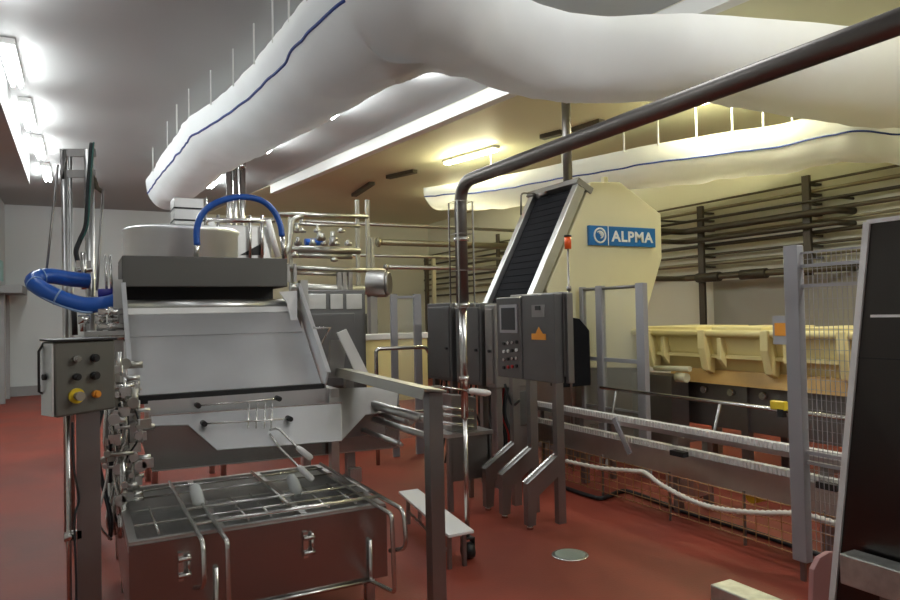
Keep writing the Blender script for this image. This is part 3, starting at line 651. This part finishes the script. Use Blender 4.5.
for k in range(24):
    q = A + di * (.05 + k * .09) + off
    MB().bar(q + V((0, y_in0 - Yh0, 0)) + no * .004, q + V((0, y_in1 - Yh0, 0)) + no * .001, .008, .006).build('belt_cleat', BELT, belt)
for y in (Yh0 - .02, Yh1 - .08):
    q = V((0, y - Yh0, 0)); MB().prism([A + q + no * .09, A + q - no * .03, Bx + q - no * .03, Bx + q + no * .09], (0, .10, 0)).build('side_rail', STEEL, HP, .004)
MB().prism([A - di * .05 + no * .12 + V((0, -.03, 0)), A - di * .05 - no * .12 + V((0, -.03, 0)), A + di * .02 - no * .12 + V((0, -.03, 0)), A + di * .02 + no * .12 + V((0, -.03, 0))], (0, Yh1 - Yh0 + .06, 0)).build('top_flange', DKST, HP)
MB().box((4.95, 6.36, 0), (6.0, 7.2, 1.12)).build('base_cabinet', DKST, HP, .01)
MB().box((4.1, 6.45, 0), (4.2, 7.1, .8)).build('belt_foot', DKST, HP)
MB().prism([(4.3, 6.5, 1.0), (4.9, 6.5, 1.0), (4.95, 6.5, 1.5), (4.7, 6.5, 1.62)], (0, .4, 0)).build('belt_underside', BELT, HP)
MB().prism([(4.55, 6.06, .85), (4.93, 6.06, .85), (4.93, 6.06, 1.45), (4.80, 6.06, 1.58), (4.55, 6.06, 1.62)], (0, .23, 0)).build('belt_drive', BELT, HP, .01, 'black drive cover under the belt')
q = P(606, 181, Y=6.5); MB().box((q.x - .03, 6.5, q.z - .03), (q.x + .03, 6.55, q.z + .05)).build('lifting_lug', CREAM, HP)
MB().tube(fillet([P(521, 215, Y=7.1), P(521, 193, Y=7.1), P(545, 194, Y=7.1)], .05), .012, 8).build('pipe_loop', DKST, HP)
MB().tube([P(538, 196, Y=6.9), P(556, 190, Y=6.9)], .03, 8).build('drive_shaft', DKST, HP)
# sign
a, b = P(587, 227, Y=Yh0), P(653, 246.5, Y=Yh0)
za, zb_ = P(620, 227.3, Y=Yh0).z, P(620, 246.5, Y=Yh0).z
sg = MB().box((a.x, Yh0 - .045, zb_), (b.x, Yh0, za)).build('name_sign', SIGNB, HP, .004, 'blue sign with white lettering and round emblem')
W_, H_ = b.x - a.x, za - zb_; ys = Yh0 - .048
xe = a.x + W_ * .145; zc = (za + zb_) / 2
MB().box((a.x + W_ * .265, ys, zb_), (a.x + W_ * .275, ys + .004, za)).build('divider', WHITE, sg)
e_ = MB(); r_ = H_ * .36
e_.tube([(xe + r_ * math.cos(k * math.pi / 14), ys, zc + r_ * math.sin(k * math.pi / 14)) for k in range(28)], .011, 6, True)
e_.tube([(xe + r_ * (.62 - .02 * k) * math.cos(2.4 - k * .33), ys, zc + r_ * (.62 - .02 * k) * math.sin(2.4 - k * .33)) for k in range(12)], [.006 + .002 * min(k, 11 - k) for k in range(12)], 6)
e_.tube([(xe + r_ * (.15 + .03 * k) * math.cos(-.3 + k * .3), ys, zc + r_ * (.15 + .03 * k) * math.sin(-.3 + k * .3)) for k in range(9)], [.005 + .002 * min(k, 8 - k) for k in range(9)], 6)
e_.build('emblem', WHITE, sg)
fc = bpy.data.curves.new('lettering', 'FONT'); fc.body = 'ALPMA'; fc.size = 1; fc.extrude = .01; fc.offset = .03; fc.space_character = 1.1
to = bpy.data.objects.new('lettering_tmp', fc); COL.objects.link(to)
bpy.context.view_layer.update()
me = bpy.data.meshes.new_from_object(to.evaluated_get(bpy.context.evaluated_depsgraph_get()))
bpy.data.objects.remove(to)
xs = [v.co.x for v in me.vertices]; ysv = [v.co.y for v in me.vertices]
tw, thh = W_ * .645, H_ * .56
base = HP.location + sg.location
for v in me.vertices:
    x = (v.co.x - min(xs)) / (max(xs) - min(xs)) * tw + a.x + W_ * .315
    z = (v.co.y - min(ysv)) / (max(ysv) - min(ysv)) * thh + zc - thh / 2
    v.co = V((x, ys + (0 if v.co.z > 0 else .006), z)) - base
me.materials.clear(); me.materials.append(WHITE)
lo = bpy.data.objects.new('lettering', me); COL.objects.link(lo); lo.parent = sg
o = thing('feed_housing', (3.95, 6.6, 0), 'dark steel feed housing standing behind the operator cabinet and its slanted feet', 'machine housing')
MB().box((3.72, 6.06, .08), (4.16, 6.44, .92)).build('housing_body', DKST, o, .01)
MB().box((3.70, 6.09, .15), (3.72, 6.42, .86)).build('side_door', CABM, o, .006)
MB().box((3.75, 6.04, .5), (4.1, 6.06, .85)).build('end_door', CABM, o, .006)
for x, y in ((3.76, 6.1), (4.08, 6.1), (3.76, 6.4), (4.08, 6.4)): MB().cyl((x, y, 0), (x, y, .085), .025).build('foot', TUBE, o)
# ceiling hanger above it
q = P(568, 186, Y=6.75)
hg = thing('ceiling_hanger', (q.x, 6.75, q.z), 'vertical steel hanger tube from ceiling to the top of the cream machine', 'hanger')
MB().cyl((q.x, 6.75, q.z - .02), (q.x, 6.75, ZC), .055, 14).build('hanger_tube', PIPEST, hg)
MB().cyl((q.x, 6.75, q.z - .03), (q.x, 6.75, q.z), .12, 14).build('hanger_flange', DKST, hg)
for p0, p1, lab in (((542, 137), (562, 132), 'brown ceiling bar left of the hanger tube'), ((574, 130), (602, 121), 'brown ceiling bar right of the hanger tube'), ((388, 177), (415, 171), 'small brown ceiling bar right of the white beam'), ((354, 195), (372, 183), 'small tilted brown bar under the far end of the white beam')):
    a, b = P(*p0, Z=4.36), P(*p1, Z=4.36); tag(MB().bar(a, b, .12, .08).build('ceiling_bar', BROWN, loc=a), lab, 'ceiling bracket', 'brown bars on the ceiling')
# beacon
q = P(569, 288, Y=5.9)
bc = thing('beacon_lamp', (q.x, 5.9, 0), 'orange warning beacon on a thin pole in front of the cream machine', 'beacon')
q2, q3 = P(568, 249, Y=5.9), P(568, 237, Y=5.9)
MB().cyl((q2.x, 5.9, 0), (q2.x, 5.9, q2.z), .012).cyl((q2.x, 5.9, q.z - .03), (q2.x, 5.9, q.z + .02), .025).build('beacon_pole', DKST, bc)
MB().cyl((q2.x, 5.9, q2.z), (q2.x, 5.9, q3.z), .036, 16).build('beacon_lens', ORANGE, bc)
MB().cyl((q2.x, 5.9, q3.z), (q2.x, 5.9, q3.z + .02), .04, 16).build('beacon_cap', BLACK, bc)

# ------------------------------------------------------------------ cream trough line
T = thing('cream_trough', (5.95, 4.6, 0), 'long cream ribbed trough conveyor running right from the tall cream machine', 'trough')
yA, yZ = 2.2, 6.28
MB().prism([(5.78, yA, 1.42), (5.84, yA, 1.20), (5.95, yA, 1.0), (6.5, yA, 1.0), (6.6, yA, 1.20), (6.66, yA, 1.42)], (0, yZ - yA, 0)).build('trough_body', TROUGHM, T)
MB().cyl((5.75, yA, 1.405), (5.75, yZ, 1.405), .035).build('top_tube', TROUGHM, T)
MB().box((5.80, yA, 1.15), (5.84, yZ - .3, 1.185)).build('side_ledge', TROUGHM, T)
for y in (5.96, 5.18, 4.42, 3.66, 2.9):
    MB().prism([(5.70, y, 1.44), (5.70, y, 1.25), (5.76, y, 1.02), (5.86, y, .98), (5.9, y, 1.44)], (0, .09, 0)).build('rib', TROUGHM, T, .01)
    MB().prism([(5.74, y - .18, 1.36), (5.74, y - .18, 1.14), (5.82, y - .18, 1.05), (5.85, y - .18, 1.36)], (0, .05, 0)).build('rib', TROUGHM, T, .006)
for y0, y1 in ((5.35, 6.2), (4.55, 5.15), (3.1, 4.2)): MB().box((5.78, y0, 1.42), (6.6, y1, 1.47)).build('lid', TROUGHM, T, .008)
MB().prism([(5.80, yA, .88), (5.86, yA, 1.02), (6.55, yA, 1.02), (6.6, yA, .88)], (0, yZ - yA - .5, 0)).build('base_board', TANM, T, label='tan lower board')
MB().box((5.9, yA, .42), (6.5, yZ - .4, .88)).build('under_frame', DKST, T)
for y in (2.4, 3.6, 4.8, 5.7):
    MB().box((5.86, y, 0), (5.94, y + .08, .88)).build('leg', DKST, T); MB().box((6.45, y, 0), (6.53, y + .08, .88)).build('leg', DKST, T)
for y in (5.35, 5.0, 4.62): MB().cyl((5.85, y, .8), (5.9, y, .8), .035).build('bolt', TUBE, T)
a, b = P(773, 316, X=5.66), P(787, 338, X=5.66)
MB().box((5.65, b.y, b.z - .06), (5.67, a.y, a.z)).build('notice_plate', GREYP, T)
a, b = P(774, 323, X=5.64), P(785.5, 336, X=5.64); MB().box((5.645, b.y, b.z), (5.65, a.y, a.z)).build('warning_label', AMBER, T, label='orange warning label')
# cream valve lever at trough's left end
q = P(672, 372, X=5.5)
MB().tube(fillet([P(655, 368, X=5.6), P(690, 369, X=5.6)], 0), .03, 10).build('lever_bar', CREAM, T)
MB().tube(spline([P(648, 375, X=5.6), P(656, 380, X=5.6), P(668, 378, X=5.6)]), .012, 8).build('hand_loop', WHITE, T)
MB().cyl(P(677, 377, X=5.6), P(687, 378, X=5.6), .05).build('knob', CREAM, T)
MB().box((5.55, 5.5, 0), (5.8, 6.1, .95)).build('drive_cover', DKST, T)

# ------------------------------------------------------------------ clear guard panels in front of hopper
X = 4.96
fn = thing('guard_fence', (X, 5.6, 0), 'pair of clear guard panels in grey posts in front of the cream machine', 'guard fence')
for p0, p1, pt in ((581, 584, 291), (597, 603, 288), (637, 645, 284)):
    a, b = P(p0, pt, X=X), P(p1, pt, X=X); MB().box((X - .03, min(a.y, b.y), 0), (X + .03, max(a.y, b.y), 1.93)).build('fence_post', GREYP, fn, .004)
for p0, p1 in ((584, 597), (603, 637)):
    a, b = P(p0, 300, X=X), P(p1, 300, X=X); lo_, hi_ = b.y, a.y
    MB().box((X - .004, lo_, .25), (X + .004, hi_, 1.88)).build('clear_pane', PERSPEX, fn)
    MB().tube([(X, lo_, 1.90), (X, hi_, 1.90)], .018, 8).build('top_rail', DKST, fn)
    MB().box((X - .012, lo_, 1.12), (X + .012, hi_, 1.16)).build('mid_rail', GREYP, fn)
    MB().box((X - .012, lo_, .62), (X + .012, hi_, .64)).build('mid_rail', GREYP, fn)

# ------------------------------------------------------------------ roller chain conveyor
K = thing('chain_conveyor', (4.4, 3.9, 0), 'long low steel conveyor with two white chain rails passing behind the fence post', 'conveyor')
ya, yz = 1.2, 6.2
for x, z in ((4.2, .695), (4.24, .515)):
    MB().box((x, ya, z - .05), (x + .07, yz, z - .012)).build('rail_profile', STEEL, K)
    m_ = MB(); y = ya
    while y < yz: m_.box((x + .005, y, z - .012), (x + .065, y + .028, z + .032)); y += .036
    m_.build('white_chain', WHITE, K, label='white plastic chain')
MB().box((4.24, ya, .645), (4.27, yz, .66)).build('middle_rail', TUBE, K)
MB().box((4.28, ya, .30), (4.36, yz, .465)).build('side_beam', STEEL, K, label='grey side beam')
MB().box((4.62, ya, .60), (4.66, yz, .64)).build('rear_rail', STEEL, K)
for y in (1.6, 2.9, 4.2, 5.4, 6.05):
    MB().box((4.29, y, 0), (4.35, y + .06, .66)).box((4.63, y, 0), (4.69, y + .06, .64)).box((4.3, y + .01, .56), (4.66, y + .05, .60)).build('leg_frame', DKST, K)
for y in (4.75,): MB().bar((4.19, y + .1, .70), (4.19, y - .1, .42), .05, .015, (1, 0, 0)).build('strut', GREYP, K)
for y in (4.0, 2.75): MB().box((4.14, y, .50), (4.2, y + .14, .54)).build('chain_clamp', BLACK, K)
MB().box((4.3, 4.05, .16), (4.5, 4.35, .33)).build('gearbox', STEEL, K)
MB().cyl((4.35, 3.55, .28), (4.5, 3.55, .28), .06).build('motor', YELLOW, K)
# rear hand rail
rr = thing('guard_rail', (4.8, 4.0, 0), 'thin pale rail with slanted braces behind the chain conveyor', 'railing')
MB().tube([(4.8, 1.5, .86), (4.8, 5.75, .86)], .017, 8).build('rail', TUBE, rr)
for y in (2.9, 4.2, 5.5): MB().tube([(4.8, y, .86), (4.8, y + .25, .0)], .014, 8).build('brace', TUBE, rr)
q = P(779, 406, X=4.78)
yd = thing('yellow_valve', (4.8, q.y, .86), 'small yellow and black clamp on the thin rail beside the fence post', 'clamp')
MB().cbox((4.78, q.y, q.z + .005), (.05, .13, .07)).build('clamp_body', YELLOW, yd, .01)
MB().cbox((4.77, q.y - .03, q.z - .05), (.04, .05, .06)).build('clamp_foot', BLACK, yd)
# low wire guard with hose and cable
wg = thing('wire_guard', (4.08, 4.2, 0), 'low wire mesh guard on short pegs under the chain conveyor', 'wire guard')
m_ = MB(); Xw = 4.08
for z in (.06, .12, .18, .24, .30, .36): m_.tube([(Xw, 1.6, z), (Xw, 6.0, z)], .004, 5)
y = 1.6
while y < 6.0: m_.bar((Xw, y, .05), (Xw, y, .37), .005); y += .10
m_.build('mesh', mat('tan_wire', (.42, .25, .12), .5, .5), wg)
for y in (1.9, 2.8, 3.4, 4.1, 4.9, 5.7): MB().bar((Xw + .01, y, 0), (Xw + .01, y, .38), .016).build('peg', DKST, wg)
hz = [P(566, 461, X=4.03), P(600, 468, X=4.02), P(632, 471, X=4.02), P(645, 473, X=4.02), P(660, 484, X=4.02), P(690, 500, X=4.02), P(720, 509, X=4.02), P(760, 513, X=4.02), P(800, 514, X=4.02), P(845, 526, X=4.02), P(880, 535, X=4.02)]
hzs = spline(hz, 14); wh = MB().tube(hzs, [.015 + .007 * (i % 2) for i in range(len(hzs))], 10).build('ribbed_hose', OFFW, loc=hz[0])
tag(wh, 'off-white ribbed hose draped along the low wire guard', 'hose')
cp = [P(566, 488, Z=.02), P(590, 496, Z=.02), P(603, 498, Z=.02), P(622, 491, Z=.02), P(640, 495, Z=.02), P(680, 510, Z=.02), P(730, 525, Z=.02), P(780, 541, Z=.02), P(850, 566, Z=.02)]
tag(MB().tube(spline(cp), .02, 8).build('black_cable', BLACK, loc=cp[0]), 'thick black cable lying on the red floor in front of the wire guard', 'cable')

# ------------------------------------------------------------------ right fence: post and mesh panel
fp = P(808, 583, Z=0)
RF = thing('mesh_fence', (fp.x, fp.y, 0), 'tall grey fence post with fine wire mesh panel beside the dark steel panel', 'fence')
MB().box((fp.x - .02, fp.y - .01, .12), (fp.x + .04, fp.y + .085, 2.03)).build('fence_post', GREYP, RF, .004)
MB().box((fp.x, fp.y + .02, 0), (fp.x + .02, fp.y + .05, .12)).build('post_foot', DKST, RF)
m_ = MB(); y = fp.y - .05
while y > 1.3: m_.bar((fp.x + .02, y, .2), (fp.x + .02, y, 1.98), .003); y -= .03
z = .2
while z < 1.99: m_.bar((fp.x + .02, fp.y - .01, z), (fp.x + .02, 1.3, z), .0025); z += .06
m_.build('wire_mesh', GREYP, RF)
for z in (1.98, 1.9, 1.78, .78, .72): MB().bar((fp.x + .02, fp.y - .01, z), (fp.x + .02, 1.3, z), .02 if z < 1.95 else .012).build('mesh_rail', GREYP, RF)
MB().box((fp.x - .0, 1.26, 0), (fp.x + .04, 1.3, 2.0)).build('fence_post', GREYP, RF)

# ------------------------------------------------------------------ dark steel panel machine at right edge
XP = 3.27
DP = thing('steel_panel_unit', (XP, 1.7, 0), 'dark polished steel panel with pale edge flange at the right edge of the photo', 'machine')
tp, bt_ = P(868, 222, X=XP), P(838, 575, X=XP)
ylow = bt_.y + (bt_.y - tp.y) * .3
MB().prism([(XP, tp.y, tp.z), (XP, .7, tp.z), (XP, .7, .2), (XP, bt_.y + .03, .2)], (.35, 0, 0)).build('panel_body', DARKP, DP, .006)
MB().bar((XP - .004, tp.y, tp.z), (XP - .004, bt_.y + .03, .2), .03, .02, (1, 0, 0)).bar((XP - .004, tp.y, tp.z), (XP - .004, .7, tp.z), .02, .016, (1, 0, 0)).build('edge_flange', WHITE, DP, label='pale edge flange')
for py in (316,):
    a = P(873, py, X=XP); MB().bar((XP - .012, a.y, a.z), (XP - .012, .8, a.z - .0), .012, .018, (1, 0, 0)).build('trim_strip', WHITE, DP)
a = P(858, 357, X=XP); MB().box((XP - .003, .8, a.z - .006), (XP, a.y, a.z)).build('seam', BLACK, DP)
for y in (1.75, .85): MB().box((XP + .1, y, 0), (XP + .2, y + .08, .25)).build('leg', DKST, DP)
e2 = P(840, 553, Z=.5); e1 = P(710, 584, Z=.5)
for i, (e_, w_) in enumerate(((e2, .115), (e1, .12))):
    o = thing('steel_beam', (e_.x + w_ / 2, e_.y - .5, 0), ('scuffed box beam at the lower right corner in front of the dark panel', 'scuffed box beam sticking up at the bottom edge right of centre')[i], 'frame', 'scuffed box beams at lower right')
    x0_ = e_.x if i else e_.x - .0
    if i == 0: x1_ = XP - .03; x0_ = x1_ - w_
    else: x1_ = x0_ + w_
    MB().box((x0_, .6, .36), (x1_, e_.y, .5)).build('beam', GALV, o, .006)
    for y in (e_.y - .25, .7): MB().box((x0_ + .02, y, 0), (x1_ - .02, y + .08, .37)).build('leg', DKST, o)
    MB().prism([(x0_ + .03, e_.y - .35, .36), (x0_ + .03, e_.y - .17, .36), (x0_ + .03, e_.y - .17, .2)], (.02, 0, 0)).build('gusset', DKST, o)
# pink rounded sheet
pp = [P(px, py, Y=2.45) for px, py in ((812, 600), (814, 570), (820, 558), (830, 552), (842, 553), (850, 562), (852, 600))]
zmin = min(p.z for p in pp); pts = pp[1:-1]; 
tag(MB().prism([(pp[0].x, 2.45, .0)] + pts + [(pp[-1].x, 2.45, .0)], (0, .03, 0)).build('plastic_board', PINK, bevel=.004, loc=(pp[3].x, 2.45, 0)), 'pinkish rounded plastic board standing between fence post and dark panel', 'board')

# ------------------------------------------------------------------ floor things
q = P(570, 555, Z=0)
dn_ = thing('floor_drain', (q.x, q.y, 0), 'round steel floor drain cover in the red floor', 'drain')
MB().lathe((q.x, q.y, 0), [(.125, .0), (.125, .004), (.118, .006), (.108, .006)], 32).build('drain_rim', TUBE, dn_)
MB().lathe((q.x, q.y, 0), [(.104, .004), (.104, .0085), (.1, .009)], 32).build('drain_lid', DRAINM, dn_)
st = thing('step_board', (2.13, 4.6, 0), 'low white-topped step board on a frame behind the machine corner post', 'step')
MB().prism([(2.07, 4.0, .225), (2.26, 4.0, .225), (2.42, 5.2, .225), (2.25, 5.2, .225)], (0, 0, .02)).build('board_top', WHITE, st, .004)
for x, y in ((2.10, 4.06), (2.21, 4.06), (2.28, 5.1), (2.38, 5.1)): MB().box((x, y, 0), (x + .025, y + .025, .225)).build('leg', DKST, st)
MB().bar((2.12, 4.08, .1), (2.29, 5.1, .1), .015).build('brace', DKST, st)

# ------------------------------------------------------------------ wall pipes
random.seed(8)
zs = [(3.42, .018), (3.28, .028), (3.15, .024), (3.0, .032), (2.86, .022), (2.70, .03), (2.55, .022), (2.40, .034), (2.22, .026)]
wpm = [mat('olive_brown_pipe', (.12, .10, .06), .45, .4), mat('dull_steel_pipe', (.26, .235, .15), .4, .6), mat('dark_brown_pipe', (.06, .05, .03), .5, .3)]
wl = ['topmost', 'second', 'third', 'fourth', 'fifth', 'sixth', 'seventh', 'eighth', 'lowest']
for i, (z, r) in enumerate(zs):
    xo = XR - .14 - .05 * (i % 2)
    o = MB().cyl((xo, YF + .3, z), (xo, YB - .1, z), r, 10).build('wall_pipe', wpm[i % 3], loc=(xo, 8, z))
    tag(o, 'long pipe along the right wall, %s of nine counted from the top' % wl[i], 'pipe', 'pipes along the right wall')
for k, (y, z0, z1) in enumerate(((8.2, 0, 3.35), (6.3, 2.1, 3.5), (3.2, 2.1, 3.6), (10.9, 2.0, 3.6), (14.5, 0, 3.6))):
    o = thing('pipe_bracket', (XR - .25, y, z0), ('dark pipe stand to the floor right of the cream machine', 'dark wall bracket holding the pipes above the mesh fence', 'dark wall bracket behind the dark panel', 'dark upright holding the wall pipes left of the inclined belt', 'far pipe stand beside the back corner')[k], 'pipe bracket', 'brackets of the wall pipes')
    MB().bar((XR - .27, y, z0), (XR - .27, y, z1), .11, .05).build('upright', BROWN, o)
    for z, r in zs:
        if z < z1: MB().box((XR - .27, y - .05, z - r - .03), (XR, y + .05, z - r - .001)).build('clip', BROWN, o)
# branch pipes leaving the wall towards the cream machine
for i, (py, r, x1) in enumerate(((221, .018, 664), (231, .05, 664), (241, .04, 664), (277, .045, 660))):
    a = P(700, py + 2, Y=8.45); b = P(x1 - 60, py - 1, Y=8.45)
    o = MB().tube(fillet([(b.x, 8.45, a.z), (XR - .33 - r, 8.45, a.z), (XR - .33 - r, 5.8, a.z), (XR, 5.8, a.z)], .15), r, 10).build('branch_pipe', wpm[2 if i < 3 else 0], loc=(a.x, 8.45, a.z))
    tag(o, ('thin topmost', 'thick upper dark', 'middle dark', 'thick lowest')[i] + ' branch pipe passing behind the right side of the cream machine', 'pipe', 'branch pipes behind the cream machine')
    if i == 3:
        for y in (6.9, 7.75): MB().cyl((XR - .33 - r, y, a.z), (XR - .33 - r, y + .45, a.z), r * 1.7, 12).build('pipe_sleeve', wpm[2], o)
for i, (p0, y0, r) in enumerate(((300, 221, .032), (376, 242, .06), (384, 267, .04), (300, 254, .028))):
    a = P(p0, y0, Y=12.0)
    o = MB().cyl((a.x, 12.0, a.z), (XR, 12.0, a.z), r, 12).cyl((a.x + .02, 12, a.z), (a.x + .07, 12, a.z), r * 1.5, 12).build('cross_pipe', RACK if i != 1 else wpm[1], loc=a)
    tag(o, ('topmost thin', 'thickest', 'lowest short', 'thin middle')[i] + ' horizontal pipe crossing from the pipe rack towards the right wall', 'pipe', 'pipes crossing the hall behind the rack')
for i, px in enumerate((427, 434)):
    q = P(px, 290, Y=16.5); o = MB().bar((q.x, 16.5, 0), (q.x, 16.5, 3.2), .09).build('pipe_post', CREAM if i else BROWN, loc=(q.x, 16.5, 0))
    tag(o, ('dark', 'pale')[i] + ' upright post far behind the switch cabinets', 'post', 'far posts')
# small teal sign on the left wall
q = P(2, 271, X=XL + .01)
tag(MB().box((XL, q.y - .25, q.z - .22), (XL + .015, q.y + .25, q.z + .22)).build('wall_sign', TEAL, loc=(XL, q.y, q.z)), 'small pale teal sign on the left wall above the door canopy', 'sign')
